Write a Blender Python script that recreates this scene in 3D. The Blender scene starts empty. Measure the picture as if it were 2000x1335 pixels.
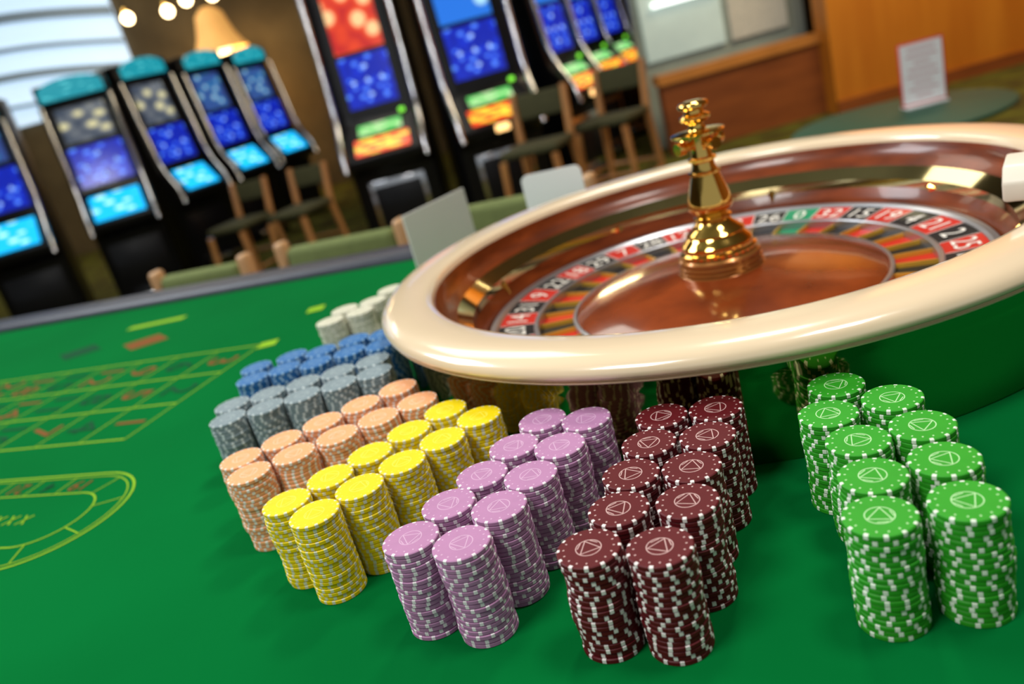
import bpy, bmesh, random
from math import *
from mathutils import Vector, Matrix
random.seed(7)
TZ=0.85
scn=bpy.context.scene
scn.view_settings.view_transform='Standard'
scn.view_settings.look='None'
COL=scn.collection
# ------------------------------------------------------------ materials
def nt(m):
    m.use_nodes=True
    return m.node_tree.nodes,m.node_tree.links
def bsdf(name,col,rough=.5,metal=0,coat=0,spec=.5,var=0,vscale=20,stretch=(1,1,1),col2=None,bump=0,emit=None,estr=0,coatr=.05,trans=0):
    m=bpy.data.materials.new(name);N,L=nt(m);b=N['Principled BSDF']
    b.inputs['Base Color'].default_value=(*col,1)
    b.inputs['Roughness'].default_value=rough
    b.inputs['Metallic'].default_value=metal
    b.inputs['Coat Weight'].default_value=coat
    b.inputs['Coat Roughness'].default_value=coatr
    b.inputs['Specular IOR Level'].default_value=spec
    b.inputs['Transmission Weight'].default_value=trans
    if emit: 
        b.inputs['Emission Color'].default_value=(*emit,1);b.inputs['Emission Strength'].default_value=estr
    if var or col2 or bump:
        tc=N.new('ShaderNodeTexCoord');mp=N.new('ShaderNodeMapping');mp.inputs['Scale'].default_value=stretch
        no=N.new('ShaderNodeTexNoise');no.inputs['Scale'].default_value=vscale;no.inputs['Detail'].default_value=6
        L.new(tc.outputs['Object'],mp.inputs['Vector']);L.new(mp.outputs['Vector'],no.inputs['Vector'])
        if var or col2:
            rp=N.new('ShaderNodeValToRGB')
            c2=col2 or tuple(c*(1-var) for c in col)
            rp.color_ramp.elements[0].position=.35;rp.color_ramp.elements[1].position=.65
            rp.color_ramp.elements[0].color=(*c2,1);rp.color_ramp.elements[1].color=(*col,1)
            L.new(no.outputs['Fac'],rp.inputs['Fac']);L.new(rp.outputs['Color'],b.inputs['Base Color'])
        if bump:
            bp=N.new('ShaderNodeBump');bp.inputs['Strength'].default_value=bump;bp.inputs['Distance'].default_value=.002
            L.new(no.outputs['Fac'],bp.inputs['Height']);L.new(bp.outputs['Normal'],b.inputs['Normal'])
    return m
def screen_mat(name,c1,c2,scale=6,strength=1.5,thr=.25,c3=None):
    m=bpy.data.materials.new(name);N,L=nt(m);b=N['Principled BSDF']
    tc=N.new('ShaderNodeTexCoord');v=N.new('ShaderNodeTexVoronoi');v.inputs['Scale'].default_value=scale
    L.new(tc.outputs['Generated'],v.inputs['Vector'])
    rp=N.new('ShaderNodeValToRGB');e=rp.color_ramp.elements
    e[0].position=thr;e[0].color=(*c2,1);e[1].position=thr+.12;e[1].color=(*c1,1)
    if c3:
        k=e.new(min(.95,thr+.4));k.color=(*c3,1)
    L.new(v.outputs['Distance'],rp.inputs['Fac'])
    b.inputs['Base Color'].default_value=(.01,.01,.01,1);b.inputs['Roughness'].default_value=.15
    L.new(rp.outputs['Color'],b.inputs['Emission Color']);b.inputs['Emission Strength'].default_value=strength
    return m
# ------------------------------------------------------------ mesh helpers
def link(o,parent=None):
    COL.objects.link(o)
    if parent: o.parent=parent
    return o
def mobj(name,verts,faces,mats,parent=None,fm=None,smooth=False,sharp=35,loc=(0,0,0),rot=(0,0,0)):
    me=bpy.data.meshes.new(name);me.from_pydata([tuple(v) for v in verts],[],faces)
    if not isinstance(mats,(list,tuple)): mats=[mats]
    for m in mats: me.materials.append(m)
    if fm:
        for p,i in zip(me.polygons,fm): p.material_index=i
    bm=bmesh.new();bm.from_mesh(me);bmesh.ops.recalc_face_normals(bm,faces=bm.faces[:]) if not fm else None
    bm.to_mesh(me);bm.free()
    if smooth:
        for p in me.polygons: p.use_smooth=True
        me.set_sharp_from_angle(angle=radians(sharp))
    me.update()
    o=bpy.data.objects.new(name,me);o.location=loc;o.rotation_euler=rot
    return link(o,parent)
def empty(name,loc,rz=0,label=None,cat=None,group=None):
    o=bpy.data.objects.new(name,None);o.location=loc;o.rotation_euler=(0,0,rz);o.empty_display_size=.1
    link(o);tag(o,label,cat,group);return o
def tag(o,label=None,cat=None,group=None,kind=None):
    if label:o['label']=label
    if cat:o['category']=cat
    if group:o['group']=group
    if kind:o['kind']=kind
    return o
def rbox(name,size,mat,parent=None,loc=(0,0,0),rot=(0,0,0),bev=.005,seg=2):
    bm=bmesh.new();bmesh.ops.create_cube(bm,size=1)
    for v in bm.verts: v.co=Vector((v.co.x*size[0],v.co.y*size[1],v.co.z*size[2]))
    if bev: bmesh.ops.bevel(bm,geom=bm.edges[:],offset=min(bev,min(size)*.49),segments=seg,affect='EDGES',profile=.5)
    me=bpy.data.meshes.new(name);bm.to_mesh(me);bm.free();me.materials.append(mat)
    for p in me.polygons:p.use_smooth=True
    me.set_sharp_from_angle(angle=radians(40))
    o=bpy.data.objects.new(name,me);o.location=loc;o.rotation_euler=rot
    return link(o,parent)
def lathe(name,prof,mat,parent=None,loc=(0,0,0),seg=128,closed=False,sharp=35):
    V=[];F=[];n=len(prof)
    for i in range(seg):
        a=2*pi*i/seg
        for r,z in prof: V.append((r*cos(a),r*sin(a),z))
    m=n if closed else n-1
    for i in range(seg):
        j=(i+1)%seg
        for k in range(m):
            l=(k+1)%n
            F.append((i*n+k,j*n+k,j*n+l,i*n+l))
    me=bpy.data.meshes.new(name);me.from_pydata(V,[],F);me.materials.append(mat)
    bm=bmesh.new();bm.from_mesh(me);bmesh.ops.remove_doubles(bm,verts=bm.verts,dist=1e-6)
    bmesh.ops.recalc_face_normals(bm,faces=bm.faces[:]);bm.to_mesh(me);bm.free()
    for p in me.polygons:p.use_smooth=True
    me.set_sharp_from_angle(angle=radians(sharp))
    o=bpy.data.objects.new(name,me);o.location=loc
    return link(o,parent)
def tube(name,pts,r,mat,parent=None,seg=10,loc=(0,0,0)):
    P=[Vector(p) for p in pts];V=[];F=[];n=len(P)
    rr=r if isinstance(r,(list,tuple)) else [r]*n
    up=Vector((1,0,0))
    for i,p in enumerate(P):
        t=(P[min(i+1,n-1)]-P[max(i-1,0)]).normalized()
        a=t.cross(up)
        if a.length<.05:a=t.cross(Vector((0,1,0)))
        a.normalize();b=t.cross(a)
        for k in range(seg):
            th=2*pi*k/seg;V.append(p+(a*cos(th)+b*sin(th))*rr[i])
    for i in range(n-1):
        for k in range(seg):
            l=(k+1)%seg;F.append((i*seg+k,i*seg+l,(i+1)*seg+l,(i+1)*seg+k))
    F.append(tuple(range(seg)));F.append(tuple(range((n-1)*seg,n*seg)))
    return mobj(name,V,F,mat,parent,smooth=True,sharp=50,loc=loc)
def prism(name,prof,w,mat,parent=None,loc=(0,0,0),bev=.008):
    n=len(prof);V=[(-w/2,y,z) for y,z in prof]+[(w/2,y,z) for y,z in prof]
    F=[tuple(range(n)),tuple(range(n,2*n))]+[(i,(i+1)%n,n+(i+1)%n,n+i) for i in range(n)]
    o=mobj(name,V,F,mat,parent,loc=loc)
    if bev:
        bm=bmesh.new();bm.from_mesh(o.data);bmesh.ops.bevel(bm,geom=bm.edges[:],offset=bev,segments=2,affect='EDGES',profile=.5);bm.to_mesh(o.data);bm.free()
        for p in o.data.polygons:p.use_smooth=True
        o.data.set_sharp_from_angle(angle=radians(35))
    return o
def slab_geo(p0,p1,x0,x1,th,off):
    d=Vector((0,p1[0]-p0[0],p1[1]-p0[1])).normalized();n=Vector((0,-d.z,d.y))
    if n.y>0:n=-n
    V=[]
    for o in (off,off+th):
        for x,p in ((x0,p0),(x1,p0),(x1,p1),(x0,p1)): V.append(Vector((x,p[0],p[1]))+n*o)
    return V,[(0,1,2,3),(4,5,6,7),(0,1,5,4),(1,2,6,5),(2,3,7,6),(3,0,4,7)]
def slab(name,p0,p1,x0,x1,mat,parent,th=.01,off=.004):
    V,F=slab_geo(p0,p1,x0,x1,th,off)
    return mobj(name,V,F,mat,parent)
def text_geo(s,size):
    cu=bpy.data.curves.new('t','FONT');cu.body=s;cu.size=size;cu.align_x='CENTER';cu.align_y='CENTER';cu.resolution_u=3
    o=bpy.data.objects.new('t',cu);COL.objects.link(o)
    dg=bpy.context.evaluated_depsgraph_get();me=bpy.data.meshes.new_from_object(o.evaluated_get(dg))
    V=[v.co.copy() for v in me.vertices];F=[tuple(p.vertices) for p in me.polygons]
    bpy.data.objects.remove(o);bpy.data.curves.remove(cu);bpy.data.meshes.remove(me)
    return V,F
class Geo:
    def __init__(s): s.V=[];s.F=[];s.M=[]
    def add(s,V,F,mi):
        o=len(s.V);s.V+= [tuple(v) for v in V];s.F+=[tuple(i+o for i in f) for f in F];s.M+=[mi]*len(F)
# ------------------------------------------------------------ camera
p_,r_,H_,f_=.3343,.2718,.3451,1602.9
R=Vector((1,0,0));U=Vector((0,sin(p_),cos(p_)));Fw=Vector((0,cos(p_),-sin(p_)))
ir=R*cos(r_)-U*sin(r_);iu=R*sin(r_)+U*cos(r_)
M=Matrix((( ir.x,iu.x,-Fw.x,0),(ir.y,iu.y,-Fw.y,0),(ir.z,iu.z,-Fw.z,TZ+H_),(0,0,0,1)))
cd=bpy.data.cameras.new('camera');cam=bpy.data.objects.new('camera',cd);COL.objects.link(cam)
cam.matrix_world=M;cd.sensor_width=36;cd.lens=f_/2000*36;cd.clip_start=.02;cd.clip_end=60
cd.dof.use_dof=True;cd.dof.focus_distance=.56;cd.dof.aperture_fstop=4.6
scn.camera=cam
# ------------------------------------------------------------ materials list
cream=bsdf('cream_lacquer',(.86,.69,.47),.20,coat=.8,var=.04,vscale=8)
pale=bsdf('pale_cream_plastic',(.80,.74,.62),.4)
wood_red=bsdf('red_brown_lacquered_wood',(.22,.042,.008),.30,coat=.30,col2=(.10,.018,.004),vscale=14,stretch=(1,1,5),spec=.3,coatr=.06)
wood_cone=bsdf('mahogany_cone',(.27,.050,.010),.18,coat=.6,col2=(.15,.026,.006),vscale=16,stretch=(1,1,4),spec=.4,coatr=.03)
hub_m=bsdf('ribbed_bronze_hub',(.42,.17,.04),.22,metal=.6,coat=.5)
skirt_m=bsdf('polished_bronze_lacquer',(.58,.50,.25),.07,metal=1,var=.12,vscale=6)
gold=bsdf('polished_brass',(.95,.62,.16),.10,metal=1)
gold_f=bsdf('yellow_brass_fret',(.75,.45,.06),.35,metal=.6)
steel=bsdf('brushed_steel_ring',(.48,.49,.52),.30,metal=.85)
chrome=bsdf('chrome',(.75,.76,.78),.15,metal=1)
red_p=bsdf('pocket_red',(.56,.020,.010),.4,spec=.3)
blk_p=bsdf('pocket_black',(.010,.010,.012),.4,spec=.3)
grn_p=bsdf('pocket_green',(.01,.27,.12),.4,spec=.3)
ivory=bsdf('ivory_print',(.85,.82,.75),.5)
felt=bsdf('green_felt',(.001,.150,.030),.95,spec=.02,var=.16,vscale=2.2,bump=.15)
yl=bsdf('yellow_print',(.26,.48,.02),.9,spec=.1)
rp=bsdf('red_print',(.20,.075,.02),.9,spec=.1)
dk=bsdf('dark_print',(.004,.07,.025),.9,spec=.1)
railm=bsdf('navy_padded_vinyl',(.018,.022,.04),.45,var=.2,vscale=30)
apron=bsdf('dark_wood_apron',(.06,.025,.012),.4,col2=(.04,.015,.008),vscale=8,stretch=(1,8,8))
black=bsdf('black_cabinet_plastic',(.005,.005,.007),.35,coat=.1,var=.2,vscale=4,spec=.3)
wood_o=bsdf('honey_wood',(.52,.25,.08),.35,col2=(.38,.16,.05),vscale=10,stretch=(6,6,1),coat=.3)
wood_l=bsdf('light_beech_wood',(.62,.36,.17),.35,var=.2,vscale=10,stretch=(5,5,1),coat=.3)
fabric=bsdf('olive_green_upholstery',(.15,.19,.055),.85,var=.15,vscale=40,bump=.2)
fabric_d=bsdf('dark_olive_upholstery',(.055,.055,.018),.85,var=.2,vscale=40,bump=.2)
paper=bsdf('matte_white_card',(.78,.77,.74),.6,var=.03,vscale=5)
white=bsdf('white_print_card',(.88,.88,.90),.5)
# ------------------------------------------------------------ room
def wallbox(name,x0,x1,y0,y1,z0,z1,mat):
    V=[(x,y,z) for x in (x0,x1) for y in (y0,y1) for z in (z0,z1)]
    F=[(0,1,3,2),(4,6,7,5),(0,4,5,1),(2,3,7,6),(0,2,6,4),(1,5,7,3)]
    o=mobj(name,V,F,mat);tag(o,kind='structure');return o
carpet=bsdf('olive_patterned_carpet',(.13,.14,.02),.95,col2=(.06,.045,.015),vscale=5,spec=.1)
plaster_dk=bsdf('brown_plaster',(.20,.15,.075),.8,var=.5,vscale=1.2)
wall_sage=bsdf('pale_sage_wall',(.42,.50,.45),.6,var=.25,vscale=1.5)
wall_wood=bsdf('orange_veneer_panelling',(.66,.24,.02),.45,col2=(.54,.17,.012),vscale=1.5,stretch=(3,3,.5))
half_wood=bsdf('red_brown_panelling',(.30,.085,.02),.4,col2=(.22,.06,.015),vscale=2,stretch=(1,1,6))
cap_wood=bsdf('orange_wood_cap',(.60,.24,.05),.4,var=.2,vscale=3)
ceil_m=bsdf('off_white_ceiling',(.45,.42,.36),.8,var=.1,vscale=2)
wallbox('floor',-9,6,-4,12.6,-.1,0,carpet)
wallbox('ceiling',-9,6,-4,12.6,3.9,4.0,ceil_m)
wallbox('wall_back',-9,6,12.4,12.6,0,3.9,plaster_dk)
wallbox('wall_left',-9.1,-9,-4,12.6,0,3.9,plaster_dk)
wallbox('wall_right',6,6.1,-4,12.6,0,3.9,wall_wood)
wallbox('wall_partition',1.75,3.22,7.45,7.6,0,3.9,wall_sage)
wallbox('wall_panelling',3.1,6,6.75,7.0,0,3.9,wall_wood)
wallbox('trim_1',1.75,3.1,6.95,7.1,0,.58,half_wood)
wallbox('trim_2',1.73,3.1,6.92,7.14,.58,.66,cap_wood)
wallbox('baseboard_panelling',3.1,6,6.72,6.75,0,.1,half_wood)
win_m=bsdf('daylight_window_glass',(.6,.7,.8),.3,emit=(.60,.80,1.0),estr=.95,var=.1,vscale=2)
blind=bsdf('pale_blue_curved_louvre',(.36,.46,.54),.5,emit=(.3,.45,.6),estr=.18)
def window(name,x0,x1,y,z0,z1,em):
    wallbox(name,x0,x1,y-.03,y,z0,z1,em)
window('window_1',-7.9,-4.0,12.38,1.9,3.88,win_m)
for i in range(6):
    z=1.98+i*.36;h=(.05,.10,.06,.12,.05,.09)[i]
    V=[];F=[];n=16
    for k in range(n+1):
        t=k/n;x=-7.9+3.9*t;zz_=min(3.86-h,z+.22*sin(pi*t)-.12*t)
        for yy in (12.24,12.34):
            V+=[(x,yy,zz_),(x,yy,zz_+h)]
    for k in range(n):
        b=4*k;c=b+4
        F+=[(b,c,c+1,b+1),(b+2,b+3,c+3,c+2),(b+1,c+1,c+3,b+3),(b,b+2,c+2,c)]
    F+=[(0,1,3,2),(4*n,4*n+2,4*n+3,4*n+1)]
    tag(mobj('trim_%d'%(3+i),V,F,blind),kind='structure')
win2=bsdf('frosted_window_glass',(.5,.6,.56),.2,emit=(.62,.80,.72),estr=.30,var=.3,vscale=2)
window('window_2',1.80,2.5,7.44,.75,2.3,win2)
win3=bsdf('woven_window_blind',(.5,.48,.40),.7,emit=(.6,.58,.48),estr=.18,var=.2,vscale=30)
window('window_3',2.56,3.06,7.44,.75,2.3,win3)
lampw=bsdf('tube_glow',(1,1,1),.4,emit=(.9,1,.95),estr=2.0)
tl=empty('wall_light',(2.20,7.36,1.20),0,'slim white horizontal wall light on the pale wall','light')
rbox('light_tube',(.60,.04,.045),lampw,tl,bev=.015)
rbox('back_plate',(.50,.05,.03),chrome,tl,loc=(0,.04,0))
# ------------------------------------------------------------ table
P0=Vector((-.168,1.658,0));ANG=atan2(-.4091,.9125)
tb=empty('roulette_table',(P0.x,P0.y,0),ANG,'large green felt gaming table with dark padded rail','gaming table')
S0,S1,T0=-2.3,1.15,-1.95
def lbox(name,s0,s1,t0,t1,z0,z1,mat,bev=.004,seg=2):
    return rbox(name,(s1-s0,t1-t0,z1-z0),mat,tb,loc=((s0+s1)/2,(t0+t1)/2,(z0+z1)/2),bev=bev,seg=seg)
lbox('felt_top',S0,S1,T0,0,TZ-.03,TZ,felt,.001)
for (a,b,c,d) in ((S0-.1,S1+.1,0.0,.095),(S0-.1,S1+.1,T0-.095,T0)):
    lbox('padded_rail',a,b,c,d,TZ-.045,TZ+.018,railm,.022,4)
for (a,b) in ((S0-.095,S0),(S1,S1+.095)):
    lbox('padded_rail',a,b,T0,0,TZ-.045,TZ+.018,railm,.022,4)
lbox('apron',S0,S1,T0,-.02,TZ-.19,TZ-.031,apron)
for s in (S0+.35,S1-.35):
    for t in (T0+.3,-.3):
        lbox('leg',s-.06,s+.06,t-.06,t+.06,0,TZ-.19,apron,.01)
g=Geo();zt=TZ+.0006
def seg_(a,b,w,mi,z=zt):
    a=Vector((*a,0));b=Vector((*b,0));d=(b-a).normalized();n=Vector((-d.y,d.x,0))*w/2
    g.add([(a+n+Vector((0,0,z))),(a-n+Vector((0,0,z))),(b-n+Vector((0,0,z))),(b+n+Vector((0,0,z)))],[(0,1,2,3)],mi)
def poly_(pts,w,mi,z=zt):
    for a,b in zip(pts[:-1],pts[1:]): seg_(a,b,w,mi,z)
def txt_(s,x,y,size,rot,mi,z=zt+.0002):
    V,F=text_geo(s,size);m=Matrix.Rotation(rot,3,'Z')
    g.add([m@v+Vector((x,y,z)) for v in V],F,mi)
LW=.0034
sR,cw,rh=-.075,.088,.104
tT,tB=-.405,-.717
for k in range(4): seg_((sR,tT-k*rh),(sR-12*cw,tT-k*rh),LW,0)
for k in range(13): seg_((sR-k*cw,tT),(sR-k*cw,tB),LW*.6,0)
REDS={1,3,5,7,9,12,14,16,18,19,21,23,25,27,30,32,34,36}
for k in range(12):
    for j in range(3):
        n=3*k+j+1;x=sR-(k+.5)*cw;y=tB+(j+.5)*rh
        mi=1 if n in REDS else 2
        txt_(str(n),x,y,.080,radians(-90),mi)
for x,mi in ((-.445,1),(-.625,2)):
    g.add([(x-.06,-.285,zt),(x,-.325,zt),(x+.06,-.285,zt),(x,-.245,zt)],[(0,1,2,3)],mi)
seg_((-.60,-.17),(-.46,-.15),.022,0)
seg_((-.08,-.25),(-.05,-.24),.030,0);seg_((-.075,-.41),(-.045,-.40),.028,0)
# racetrack
def stad(r,cx,cy,L=1.0):
    return [(cx-L,cy+r)]+[(cx+r*sin(a*pi/24),cy+r*cos(a*pi/24)) for a in range(25)]+[(cx-L,cy-r)]
cxr,cyr=-.012,-.902
poly_(stad(.095,cxr,cyr),.0028,0);poly_(stad(.088,cxr,cyr),.0016,0);poly_(stad(.052,cxr,cyr),.0022,0)
seq=[0,32,15,19,4,21,2,25,17,34,6,27,13,36,11,30,8,23,10,5,24,16,33,1,20,14,31,9,22,18,29,7,28,12,35,3,26]
for i in range(9):
    x=cxr-.02-i*.055
    seg_((x-.027,cyr+.052),(x-.027,cyr+.09),.0016,0);seg_((x-.027,cyr-.052),(x-.027,cyr-.09),.0016,0)
    txt_(str(seq[i+3]),x,cyr+.070,.032,pi,1 if seq[i+3] in REDS else 2)
    txt_(str(seq[34-i]),x,cyr-.070,.032,pi,1 if seq[34-i] in REDS else 2)
for i in range(4):
    a=radians(20+i*45);seg_((cxr+.052*sin(a),cyr+.052*cos(a)),(cxr+.09*sin(a),cyr+.09*cos(a)),.0016,0)
for i in range(4):
    x=cxr-.035-i*.022
    seg_((x-.006,cyr-.009),(x+.006,cyr+.009),.0022,0);seg_((x-.006,cyr+.009),(x+.006,cyr-.009),.0022,0)
mobj('layout_marking',g.V,g.F,[yl,rp,dk],tb,g.M)
# ------------------------------------------------------------ roulette wheel
CX,CY=.262,.921
rw=empty('roulette_wheel',(CX,CY,TZ),0,'large roulette wheel, cream rim, red-brown wooden bowl, brass turret','roulette wheel')
lathe('base_skirt',[(.30,.0),(.379,.0),(.380,.002),(.380,.070),(.383,.080),(.386,.0870),(.330,.0870),(.30,.06)],skirt_m,rw,closed=True,seg=160)
lathe('rim',[(.382,.0872),(.389,.0876),(.3940,.0888),(.3950,.0903),(.3912,.0917),(.3912,.0926),(.3965,.0936),(.3985,.0965),(.3983,.1000),(.3950,.1045),(.3890,.1080),(.3810,.1100),(.3690,.1108),(.3560,.1106),(.3450,.1098),(.3390,.1083),(.3365,.1055),(.3355,.101),(.3345,.098),(.350,.092)],cream,rw,closed=True,seg=192,sharp=50)
lathe('ball_track',[(.3400,.1010),(.3345,.1000),(.3320,.0935),(.3285,.0865),(.323,.0810),(.3175,.0765),(.3130,.0710),(.305,.0590),(.294,.038),(.2900,.030),(.2900,.018),(.32,.018)],wood_red,rw,closed=True,seg=192)
lathe('outer_rotor_ring',[(.2885,.012),(.2885,.0305),(.2870,.0322),(.2805,.0322),(.2775,.0290),(.2770,.012)],steel,rw,closed=True,seg=160)
A0=radians(90-43)
def ringang(i): return A0-2*pi*i/37
g=Geo()
ro,ri,zo,zi=.2772,.2330,.0285,.0245
def colr(n): return 2 if n==0 else (0 if n in REDS else 1)
for i,n in enumerate(seq):
    a=ringang(i);h=pi/37;k=5
    V=[];
    for q in range(k+1):
        t=a-h+2*h*q/k
        V+= [(ro*cos(t),ro*sin(t),zo),(ri*cos(t),ri*sin(t),zi)]
    g.add(V,[(2*q,2*q+1,2*q+3,2*q+2) for q in range(k)],colr(n))
    t=a+h;d=.0006
    c,s_=cos(t),sin(t)
    g.add([(ro*c+d*s_,ro*s_-d*c,zo+.0004),(ro*c-d*s_,ro*s_+d*c,zo+.0004),(ri*c-d*s_,ri*s_+d*c,zi+.0004),(ri*c+d*s_,ri*s_-d*c,zi+.0004)],[(0,1,2,3)],3)
    V,F=text_geo(str(n),.035)
    m=Matrix.Rotation(a-pi/2,3,'Z')
    rm=.255
    W=[]
    for v in V:
        x=v.x*.98;y=v.y*1.08
        rr=rm+y;zz_=zi+(zo-zi)*(rr-ri)/(ro-ri)+.0006
        w=m@Vector((x,rr,0));W.append((w.x,w.y,zz_))
    g.add(W,F,3)
mobj('number_ring',g.V,g.F,[red_p,blk_p,grn_p,ivory],rw,g.M)
lathe('inner_rotor_ring',[(.2332,.008),(.2332,.0262),(.2320,.0274),(.2280,.0274),(.2270,.0262),(.2270,.008)],steel,rw,closed=True,seg=160)
g=Geo();po,pi_,zp=.2272,.184,.0160
for i,n in enumerate(seq):
    a=ringang(i);h=pi/37;k=4;V=[]
    for q in range(k+1):
        t=a-h+2*h*q/k
        V+=[(po*cos(t),po*sin(t),zp),(pi_*cos(t),pi_*sin(t),zp)]
    g.add(V,[(2*q,2*q+1,2*q+3,2*q+2) for q in range(k)],colr(n))
    t=a+h;c,s_=cos(t),sin(t);d=.0018
    V=[]
    for z,dd in ((zp,d),(zp+.0050,d*.6)):
        for r in (po,pi_):
            for sg in (-1,1): V.append((r*c-sg*dd*s_,r*s_+sg*dd*c,z))
    g.add(V,[(0,1,3,2),(4,5,7,6),(0,1,5,4),(2,3,7,6),(0,2,6,4),(1,3,7,5)],3)
mobj('pocket_ring',g.V,g.F,[red_p,blk_p,grn_p,gold_f],rw,g.M)
lathe('cone_edge_ring',[(.1845,.008),(.1845,.0235),(.1830,.0245),(.1800,.0245),(.1790,.010)],steel,rw,closed=True,seg=128)
lathe('rotor_cone',[(.1795,.012),(.1795,.0245),(.176,.0262),(.150,.0320),(.110,.0385),(.075,.0430),(.056,.0455),(.050,.0465),(.046,.012)],wood_cone,rw,closed=True,seg=128)
lathe('hub',[(.0,.03),(.0510,.03),(.0510,.0460),(.0490,.0470),(.0475,.0480),(.0490,.0490),(.0490,.0510),(.0470,.0520),(.0470,.0535),(.0485,.0545),(.0485,.0565),(.0465,.0575),(.0465,.0595),(.0480,.0605),(.0480,.0635),(.0455,.0660),(.0,.0660)],hub_m,rw,seg=96)
tur=lathe('turret',[(0,.0655),(.0415,.0655),(.0440,.0675),(.0440,.0705),(.0405,.0725),(.0400,.076),(.0410,.0785),(.0390,.0815),(.035,.085),(.0325,.0885),(.0335,.0905),(.0310,.093),(.0265,.096),(.0215,.101),(.0185,.105),(.0215,.1065),(.0215,.1085),(.0185,.110),(.0190,.113),(.0230,.1165),(.0255,.1200),(.0258,.1235),(.0235,.1340),(.0200,.145),(.0172,.154),(.0158,.158),(.0185,.1590),(.0185,.1610),(.0150,.162),(.0130,.167),(.0125,.172),(.0160,.174),(.0160,.1765),(.0120,.178),(.0110,.184),(.0110,.2005),(.0280,.2025),(.0300,.2035),(.0300,.2055),(.0280,.2065),(.0105,.2085),(.0080,.213),(.0090,.216),(.0150,.2185),(.0170,.2205),(.0170,.2230),(.0150,.2245),(.0110,.2265),(.0105,.2300),(.0150,.2320),(.0170,.2335),(.0170,.2365),(.0150,.2385),(.009,.2400),(0,.2405)],gold,rw,seg=72,sharp=50)
for k in range(4):
    a=radians(20+90*k)
    prof=[(0,.009),(.0050,.009),(.0050,.0205),(.0066,.0211),(.0070,.0219),(.0070,.0298),(.0066,.0306),(0,.0306)]
    o=lathe('turret_arm',prof,gold,rw,seg=32,sharp=50)
    o.rotation_euler=(0,pi/2,a);o.location=(0,0,.1930)
for k in range(8):
    a=radians(12+45*k)
    L,w,t=(.017,.0060,.005) if k%2 else (.0060,.014,.005)
    V=[(L,0,0),(0,w,0),(-L,0,0),(0,-w,0),(0,0,t)]
    o=mobj('deflector',V,[(0,1,4),(1,2,4),(2,3,4),(3,0,4),(3,2,1,0)],gold,rw)
    sl=atan2(.021,.011)
    o.matrix_local=Matrix.Translation((.3005*cos(a),.3005*sin(a),.0520))@Matrix.Rotation(a,4,'Z')@Matrix.Rotation(-sl,4,'Y')
o=prism('sensor_housing',[(-.036,-.010),(.036,-.010),(.036,.008),(.022,.020),(-.022,.020),(-.036,.008)],.13,pale,rw,bev=.003)
o.location=(.256,-.256,.1215);o.rotation_euler=(0,0,radians(-38));o['label']='pale cream sensor housing bridging the rim'
# ------------------------------------------------------------ chips
CR,CT=.0193,.00343
def chip_mesh(name,base,spot,mark,step):
    g=Geo();n=48;T=CT-.00010
    prof=[(CR-.0007,0),(CR,.0005),(CR,T-.0005),(CR-.0007,T),(CR-.0019,T)]
    V=[];m=len(prof)
    for i in range(n):
        a=2*pi*(i+.5)/n
        for r,z in prof:V.append((r*cos(a),r*sin(a),z))
    g.V=[tuple(v) for v in V]
    for i in range(n):
        j=(i+1)%n;w=1 if i%step==0 else 0
        for k in range(m-1):
            g.F.append((i*m+k,j*m+k,j*m+k+1,i*m+k+1));g.M.append(w if k>0 else 0)
    g.F.append(tuple(i*m+m-1 for i in range(n)));g.M.append(0)
    g.F.append(tuple(i*m for i in reversed(range(n))));g.M.append(0)
    z=T+.00003
    for i in range(16):
        a=2*pi*i/16;c,s_=cos(a),sin(a);r=.0150;d=.00048;h=.0006
        g.add([(r*c+h*c+d*s_,r*s_+h*s_-d*c,z),(r*c+h*c-d*s_,r*s_+h*s_+d*c,z),(r*c-h*c-d*s_,r*s_-h*s_+d*c,z),(r*c-h*c+d*s_,r*s_-h*s_-d*c,z)],[(0,1,2,3)],2)
    def ring(r0,r1,seg=36):
        V=[]
        for i in range(seg):
            a=2*pi*i/seg;V+=[(r0*cos(a),r0*sin(a),z),(r1*cos(a),r1*sin(a),z)]
        g.add(V,[(2*i,2*i+1,(2*i+3)%(2*seg),(2*i+2)%(2*seg)) for i in range(seg)],2)
    ring(.0073,.0079)
    def ln(a,b,w=.0006):
        a=Vector(a);b=Vector(b);d=(b-a).normalized();q=Vector((-d.y,d.x))*w/2
        g.add([(*(a+q),z),(*(a-q),z),(*(b-q),z),(*(b+q),z)],[(0,1,2,3)],2)
    tri=[(.0071*cos(radians(t)),.0071*sin(radians(t))) for t in (90,210,330)]
    for a,b in zip(tri,tri[1:]+tri[:1]): ln(a,b)
    ln((-.0064,.0020),(-.0030,.0064))
    ln((.0064,.0020),(.0030,.0064))
    me=bpy.data.meshes.new(name);me.from_pydata(g.V,[],g.F)
    for mm in (base,spot,mark):me.materials.append(mm)
    for p,i in zip(me.polygons,g.M):p.material_index=i
    for p in me.polygons:p.use_smooth=True
    me.set_sharp_from_angle(angle=radians(30));me.update()
    return me
def cm(name,c):return bsdf(name,c,.5,spec=.25,var=.06,vscale=90)
CHIPS={}
def defchip(key,base,spot,mark,step=4):
    CHIPS[key]=chip_mesh(key+'_poker_chip',cm(key+'_chip',base),cm(key+'_chip_spot',spot),cm(key+'_chip_mark',mark),step)
defchip('green',(.028,.34,.016),(.80,.90,.76),(.50,.80,.42))
defchip('maroon',(.105,.005,.009),(.88,.82,.80),(.62,.42,.40))
defchip('purple',(.46,.22,.41),(.88,.82,.86),(.64,.42,.60))
defchip('yellow',(.86,.66,.002),(.74,.74,.55),(.92,.80,.10),3)
defchip('orange',(.88,.40,.18),(.84,.80,.74),(.92,.60,.42),3)
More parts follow.
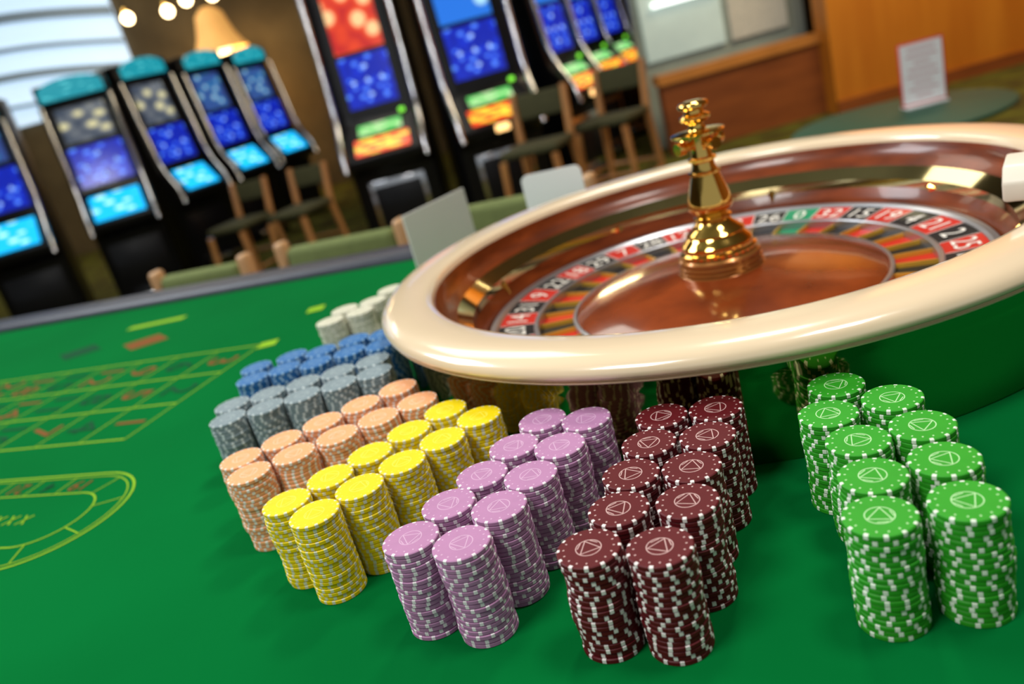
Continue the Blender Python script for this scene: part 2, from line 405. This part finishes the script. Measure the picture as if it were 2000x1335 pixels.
defchip('grey',(.20,.27,.30),(.62,.70,.72),(.38,.45,.48))
defchip('blue',(.020,.14,.38),(.36,.56,.72),(.20,.36,.55))
defchip('cream',(.62,.62,.48),(.78,.76,.66),(.52,.52,.40))
def lines(a,da,b,db,n=5):
    return [(a[0]+da[0]*k,a[1]+da[1]*k) for k in range(n)]+[(b[0]+db[0]*k,b[1]+db[1]*k) for k in range(n)]
ST={
'green':[(.164,.366),(.208,.359),(.179,.403),(.220,.400),(.190,.443),(.2305,.439),(.191,.484),(.234,.482),(.2130,.5205)],
'maroon':[(.011,.409),(.036,.441),(.052,.478),(.073,.512),(.092,.547),(.049,.392),(.076,.429),(.0905,.466),(.112,.500),(.130,.536)],
'purple':lines((-.099,.474),(.0262,.0303),(-.064,.452),(.0258,.031)),
'yellow':lines((-.2025,.577),(.0324,.0234),(-.175,.5455),(.0329,.0227)),
'orange':lines((-.265,.689),(.0361,.0172),(-.2485,.652),(.0373,.0145)),
'grey':lines((-.311,.846),(.0393,.0045),(-.306,.806),(.0393,.0045)),
'blue':[(-.308,.963),(-.265,.969),(-.226,.957),(-.186,.965),(-.147,.956),(-.305,.920),(-.266,.926),(-.226,.916),(-.186,.923),(-.147,.915)],
'cream':[(-.230,1.085),(-.189,1.092),(-.215,1.126),(-.174,1.130),(-.150,1.168)]}
LBL={'green':'bright green chip with white edge spots, stacked beside the wheel','maroon':'dark maroon chip with white edge spots, stacked by the wheel',
'purple':'lilac purple chip with pale edge spots in a stack','yellow':'yellow chip with pale edge spots in a stack','orange':'peach orange chip with white edge spots in a stack',
'grey':'slate grey chip with pale edge spots in a stack','blue':'blue chip with pale edge spots in a stack','cream':'cream white chip stacked behind the blue stacks'}
for key,pos in ST.items():
    for (x,y) in pos:
        ph=random.random()*6.28;am=random.uniform(.0005,.0014);fr=random.uniform(.25,.5);dr=random.random()*6.28
        for k in range(20):
            o=bpy.data.objects.new(key+'_poker_chip',CHIPS[key])
            q=am*sin(ph+k*fr)*.8
            if k==0:q=0
            o.location=(x+cos(dr)*q+random.uniform(-.0004,.0004),y+sin(dr)*q+random.uniform(-.0004,.0004),TZ+k*CT)
            o.rotation_euler=(0,0,random.random()*6.28)
            COL.objects.link(o);tag(o,LBL[key],'poker chip',key+' chip stacks')
# ------------------------------------------------------------ cards
def card(name,a,b,h,mat,label,round_=.001):
    a=Vector(a);b=Vector(b);c=(a+b)/2;L=(b-a).length;an=atan2(b.y-a.y,b.x-a.x)
    e=empty(name,(c.x,c.y,TZ+.0007),an,label,'card holder')
    n=6;V=[];r=round_
    pts=[(-L/2,0),(L/2,0)]
    for cx_,cz,s in ((L/2-r,h-r,0),(-L/2+r,h-r,pi/2)):
        for k in range(n+1):
            t=s+pi/2*k/n;pts.append((cx_+r*cos(t),cz+r*sin(t)))
    m=len(pts);V=[(x,-.0015,z) for x,z in pts]+[(x,.0015,z) for x,z in pts]
    mobj('card_panel',V,[tuple(range(m)),tuple(range(m,2*m))]+[(i,(i+1)%m,m+(i+1)%m,m+i) for i in range(m)],mat,e)
    rbox('foot',(L*.8,.018,.004),mat,e,loc=(0,0,.002),bev=.001)
card('table_sign',(-.125,1.42),(-.012,1.560),.125,paper,'blank grey-white card standing on the felt behind the wheel')
card('table_sign',(.090,1.43),(.190,1.39),.135,white,'small white rounded card standing behind the wheel rim',.012)
# ------------------------------------------------------------ chairs
def chair(loc,rz,label,group,seat=.62,top=.92,w=.36):
    wood=wood_o
    e=empty('bar_chair',(loc[0],loc[1],0),rz,label,'chair',group)
    d=.36
    for sx in (-1,1):
        tube('leg',[(sx*(w/2+.01),-d/2-.02,0),(sx*(w/2-.02),-d/2,seat-.03)],[.018,.022],wood,e)
        tube('leg',[(sx*(w/2+.01),d/2+.05,0),(sx*(w/2-.02),d/2,seat-.03),(sx*(w/2-.02),d/2+.01,seat+.05),(sx*(w/2-.015),d/2+.05,top)],[.020,.025,.025,.022],wood,e)
        tube('rung',[(sx*(w/2-.003),-d/2-.01,.24),(sx*(w/2-.003),d/2+.03,.24)],.011,wood,e)
    tube('rung',[(-w/2,-d/2-.012,.30),(w/2,-d/2-.012,.30)],.012,wood,e)
    tube('rung',[(-w/2,d/2+.025,.30),(w/2,d/2+.025,.30)],.012,wood,e)
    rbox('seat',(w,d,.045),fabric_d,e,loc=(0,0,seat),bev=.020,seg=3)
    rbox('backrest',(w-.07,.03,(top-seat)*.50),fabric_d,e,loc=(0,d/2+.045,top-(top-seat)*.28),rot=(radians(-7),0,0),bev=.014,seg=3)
    return e
CG='wooden chairs with green upholstery'
L1='honey wood high chair with olive green seat at slot machines'
for (x,y,rz) in ((.45,4.9,2.7),(.98,5.25,2.5)):
    chair((x,y),rz+pi,L1,CG)
for (x,y,rz) in ((-1.62,5.9,2.7),(-1.16,5.75,2.7)):
    chair((x,y),rz+pi,L1,CG,.54,.80,.32)
def tchair(x,y,rz,w=.36,top=.85):
    e=empty('padded_chair',(x,y,0),rz,'olive padded chair with light wood corners at the table','chair','padded chairs at the table')
    seat=.52;d=.4
    for sx in (-1,1):
        tube('leg',[(sx*w/2,-d/2,0),(sx*w/2,-d/2,seat-.03)],.02,wood_l,e)
        tube('leg',[(sx*w/2,d/2+.04,0),(sx*w/2,d/2,seat-.03)],.02,wood_l,e)
        rbox('backrest_post',(.030,.05,top-seat+.03),wood_l,e,loc=(sx*(w/2+.003),d/2+.01,(top+seat)/2-.005),bev=.013,seg=3)
    rbox('seat',(w,d,.07),fabric,e,loc=(0,0,seat),bev=.025,seg=3)
    rbox('backrest',(w-.028,.05,.30),fabric,e,loc=(0,d/2+.01,top-.16),bev=.02,seg=3)
tchair(-.72,2.56,ANG+pi,.32);tchair(-.28,2.37,ANG+pi,.37,.86);tchair(.20,2.19,ANG+pi,.35,.87)
# ------------------------------------------------------------ slot machines
teal=screen_mat('teal_sign',(.01,.32,.40),(.12,.70,.75),5,1.0,.2)
cyan=screen_mat('cyan_button_panel',(.01,.45,.90),(.45,.9,1),3,1.6,.25)
bluesc=screen_mat('blue_reel_screen',(.005,.03,.60),(.10,.28,.95),5,1.25,.22,(.004,.015,.35))
palesc=screen_mat('pale_title_screen',(.22,.24,.26),(.85,.78,.42),2.5,.9,.25,(.06,.08,.12))
skysc=screen_mat('sky_blue_title_screen',(.03,.22,.50),(.5,.75,.85),3,.9,.2,(.04,.08,.30))
redsc=screen_mat('red_title_screen',(.80,.07,.02),(1,.60,.28),2.5,1.2,.3,(.5,.02,.02))
bluett=screen_mat('blue_title_screen',(.02,.18,.75),(.45,.80,.95),2.5,1.1,.3)
grnp=screen_mat('green_button_panel',(.14,.70,.15),(.85,1,.6),4,1.1,.35)
orp=screen_mat('orange_button_panel',(.95,.08,.02),(1,.68,.05),3,1.5,.42)
glow_g=bsdf('green_lamp',(.2,1,.1),.4,emit=(.25,.9,.05),estr=1.2)
symb=bsdf('pale_blue_symbol',(.5,.7,1),.4,emit=(.22,.42,1),estr=.9)
amber=bsdf('amber_lamp',(1,.6,.2),.4,emit=(1,.58,.22),estr=2.2)
def slot(x,y,rz,style,Hh,label,w=.58,hw=.225,title=None,tw=.46):
    e=empty('slot_machine',(x,y,0),rz,label,'slot machine','row of slot machines')
    z1=Hh-.16
    prof=[(.30,0),(-.24,0),(-.24,.60),(-.38,.67),(-.39,.73),(-.19,.95),(-.17,1.00),(-.06,z1),(-.12,z1+.02),(-.10,Hh),(.30,Hh)]
    prism('cabinet',prof,w,black,e,bev=.012)
    def sp(z):return (-.17+(z-1.0)*.11/(z1-1.0),z)
    slab('screen_bezel',sp(.99),sp(z1-.02),-hw-.025,hw+.025,black,e,.008,.001)
    if style=='m':
        slab('title_screen',sp(1.37),sp(z1-.04),-hw+.02,hw-.02,title or palesc,e,.006,.010)
        pts=[(-tw/2,z1+.03),(tw/2,z1+.03)]
        for k in range(9):
            t=pi*k/8;pts.append((tw/2*cos(t)*(1 if abs(cos(t))>.99 else .96),Hh-.045+.065*sin(t)))
        m=len(pts);V=[(px,-.155,pz) for px,pz in pts]+[(px,-.10,pz) for px,pz in pts]
        mobj('top_sign',V,[tuple(range(m)),tuple(range(m,2*m))]+[(i,(i+1)%m,m+(i+1)%m,m+i) for i in range(m)],teal,e)
        slab('button_panel',(-.375,.745),(-.21,.93),-hw+.01,hw-.01,cyan,e,.008,.014)
        zs=1.02;ze=1.33
    else:
        slab('title_screen',sp(1.44),sp(z1-.05),-hw,hw,redsc if style=='r' else bluett,e,.006,.010)
        slab('top_sign',(-.12,z1+.025),(-.10,Hh-.01),-w/2+.02,w/2-.02,bluett,e,.03,.001)
        slab('display_panel',(-.27,.865),(-.21,.93),-.16,.16,grnp,e,.008,.014)
        slab('button_panel',(-.375,.745),(-.29,.84),-.20,.20,orp,e,.008,.014)
        rbox('button',(.04,.02,.03),glow_g,e,loc=(hw,-.215,.985),bev=.008)
        zs=1.06;ze=1.41
    gg=Geo();V,F=slab_geo(sp(zs),sp(ze),-hw,hw,.006,.010);gg.add(V,F,0)
    for i in range(-1,2):
        for j in range(3):
            if (i+j)%2 and style=='m':continue
            if style!='m' and i and j!=1 :continue
            cx_=i*hw*.58;cz=zs+(ze-zs)*(.22+.28*j);s=.024
            P=[]
            for k in range(8):
                t=k*pi/4;q=s if k%2==0 else s*.45
                yy,zz_=sp(cz+q*sin(t));P.append((cx_+q*cos(t),yy-.0180,zz_))
            gg.add(P,[tuple(range(8))],1)
    mobj('reel_screen',gg.V,gg.F,[bluesc,symb],e,gg.M)
    tx=w/2-.012
    for sx in (-1,1):
        tube('chrome_trim',[(sx*tx,-.40,.66),(sx*tx,-.37,.80),(sx*tx,-.27,.95),(sx*tx,-.215,1.1),(sx*tx,-.17,1.45),(sx*tx,-.13,z1)],.020,chrome,e)
    rbox('belly_panel',(.42,.01,.42),chrome if style!='m' else black,e,loc=(0,-.243,.33),bev=.004)
    rbox('belly_glass',(.36,.01,.34),black,e,loc=(0,-.250,.33),bev=.004)
    rbox('coin_tray',(.36,.10,.05),chrome,e,loc=(0,-.29,.08),bev=.015)
    if style=='b': rbox('lamp',(.10,.03,.05),amber,e,loc=(0,-.40,.70),bev=.01)
LM='black slot machine with teal sign, blue screen and cyan buttons'
a=radians
slot(-3.47,6.65,a(16),'m',1.82,LM,.52,.195,skysc);slot(-2.85,7.15,a(18),'m',1.84,LM,.54,.205,palesc,.48);slot(-2.62,8.05,a(50),'m',1.92,LM,.54,.18,palesc,.42)
slot(-2.33,8.95,a(52),'m',1.92,LM,.54,.18,skysc,.40);slot(-2.05,9.85,a(52),'m',1.90,LM,.54,.18,skysc,.40)
slot(-.47,6.35,a(-6),'r',2.15,'tall black slot machine with red title screen and orange buttons',.62,.18)
slot(.27,6.25,a(10),'b',2.15,'tall black slot machine with blue screens and green button panel',.62,.19)
for (x,y) in ((.88,7.0),(1.28,7.95),(1.70,8.90)):
    slot(x,y,a(46),'b',2.15,'tall black slot machine with chrome edges seen obliquely',.46,.16)
# ------------------------------------------------------------ pendant lamps
glow=bsdf('warm_lamp_glow',(1,.8,.5),.4,emit=(1,.72,.38),estr=14)
glow2=bsdf('soft_bulb_glow',(1,.8,.5),.4,emit=(1,.78,.40),estr=4)
shade=bsdf('amber_lamp_shade',(.9,.55,.20),.6,emit=(1,.48,.12),estr=.6,var=.2,vscale=4)
for (x,z) in ((-3.11,2.54),(-2.67,2.50),(-2.44,2.56),(-2.15,2.54)):
    e=empty('pendant_lamp',(x,10,z),0,'small glowing round pendant lamp on a thin cord','lamp','pendant lamps')
    bm=bmesh.new();bmesh.ops.create_uvsphere(bm,u_segments=24,v_segments=12,radius=.06)
    me=bpy.data.meshes.new('globe');bm.to_mesh(me);bm.free();me.materials.append(glow)
    for p in me.polygons:p.use_smooth=True
    link(bpy.data.objects.new('globe',me),e)
    tube('cord',[(0,0,.07),(0,0,3.9-z)],.006,black,e)
    lathe('cap',[(0,.10),(.02,.10),(.035,.06),(0,.06)],gold,e,seg=24)
fl=empty('hanging_bell_lamp',(-2.60,11.5,2.08),0,'large amber bell lamp hanging above the machines','lamp')
lathe('lamp_shade',[(.36,.0),(.30,.08),(.24,.20),(.20,.34),(.17,.46),(.08,.54),(.04,.55),(.03,.54),(.07,.53),(.16,.45),(.19,.33),(.23,.19),(.29,.07),(.35,.0)],shade,fl,closed=True,seg=48)
lathe('bulb',[(0,-.06),(.12,-.02),(.16,.06),(.12,.14),(0,.17)],glow2,fl,seg=24)
tube('cord',[(0,0,.54),(0,0,1.82)],.008,black,fl)
# ------------------------------------------------------------ round table with sign
glass=bsdf('green_tinted_glass_top',(.025,.10,.06),.55,spec=.25)
rt=empty('round_table',(1.60,3.0,0),0,'small round table with dark green glass top','table')
lathe('table_top',[(0,.580),(.37,.580),(.38,.585),(.38,.595),(.37,.60),(0,.60)],glass,rt,seg=64)
lathe('pedestal',[(0,.0),(.19,.0),(.19,.015),(.05,.03),(.028,.06),(.026,.5),(.06,.579),(0,.579)],chrome,rt,seg=48)
sg=empty('notice_stand',(1.735,3.06,.6),radians(-8),'upright printed notice in red-bordered holder on round table','sign')
redb=bsdf('red_border',(.65,.05,.04),.5);greyp=bsdf('reddish_grey_print',(.60,.32,.36),.6)
rbox('holder_foot',(.15,.07,.008),white,sg,loc=(0,0,.004),bev=.002)
rbox('notice_panel',(.165,.004,.23),redb,sg,loc=(0,0,.122),bev=.001)
g=Geo()
V=[(-.075,-.0024,.0145),(.075,-.0024,.0145),(.075,-.0024,.2295),(-.075,-.0024,.2295)]
V+=[(x,y-.002,z) for x,y,z in V];g.add(V,[(0,1,2,3),(4,5,6,7),(0,1,5,4),(1,2,6,5),(2,3,7,6),(3,0,4,7)],0)
for i in range(8):
    z=.205-i*.024;L=(.05,.055,.03,.05,.058,.035,.052,.03)[i]
    g.add([(-L,-.0048,z),(L,-.0048,z),(L,-.0048,z+.006),(-L,-.0048,z+.006)],[(0,1,2,3)],1)
mobj('notice_paper',g.V,g.F,[white,greyp],sg,g.M)
# ------------------------------------------------------------ lights
def area(name,loc,size,power,col,target=None,sy=None):
    l=bpy.data.lights.new(name,'AREA');l.energy=power;l.color=col;l.size=size
    if sy:l.shape='RECTANGLE';l.size_y=sy
    o=bpy.data.objects.new(name,l);o.location=loc
    if target is not None:
        d=Vector(target)-Vector(loc);o.rotation_euler=d.to_track_quat('-Z','Y').to_euler()
    COL.objects.link(o);return o
area('ceiling_light_key',(-1.2,-.2,3.2),.8,48,(1,.98,.94),(0,.6,TZ))
area('ceiling_light_front',(.9,.4,3.3),.5,22,(1,.96,.90),(.2,.7,TZ))
area('ceiling_light_window',(-2.8,2.6,3.2),1.3,84,(.92,.96,1),(-.5,1.4,TZ))
area('ceiling_light_wheel',(.8,2.2,3.3),.4,24,(1,.93,.82),(.3,1,TZ))
area('ceiling_light_back',(-1.0,4.6,3.7),2.0,50,(1,.92,.8))
area('ceiling_light_wall',(3.5,5.2,3.6),1.4,100,(1,.82,.55),(3.6,6.8,.9))
area('ceiling_light_far',(-4,10,3.7),2.0,55,(1,.88,.70))
pl=bpy.data.lights.new('bell_lamp_light','POINT');pl.energy=28;pl.color=(1,.62,.25);pl.shadow_soft_size=.15
po_=bpy.data.objects.new('bell_lamp_light',pl);po_.location=(-2.60,11.6,1.88);COL.objects.link(po_)
w=bpy.data.worlds.new('world');scn.world=w;w.use_nodes=True
w.node_tree.nodes['Background'].inputs[0].default_value=(.88,.94,1,1)
w.node_tree.nodes['Background'].inputs[1].default_value=.34
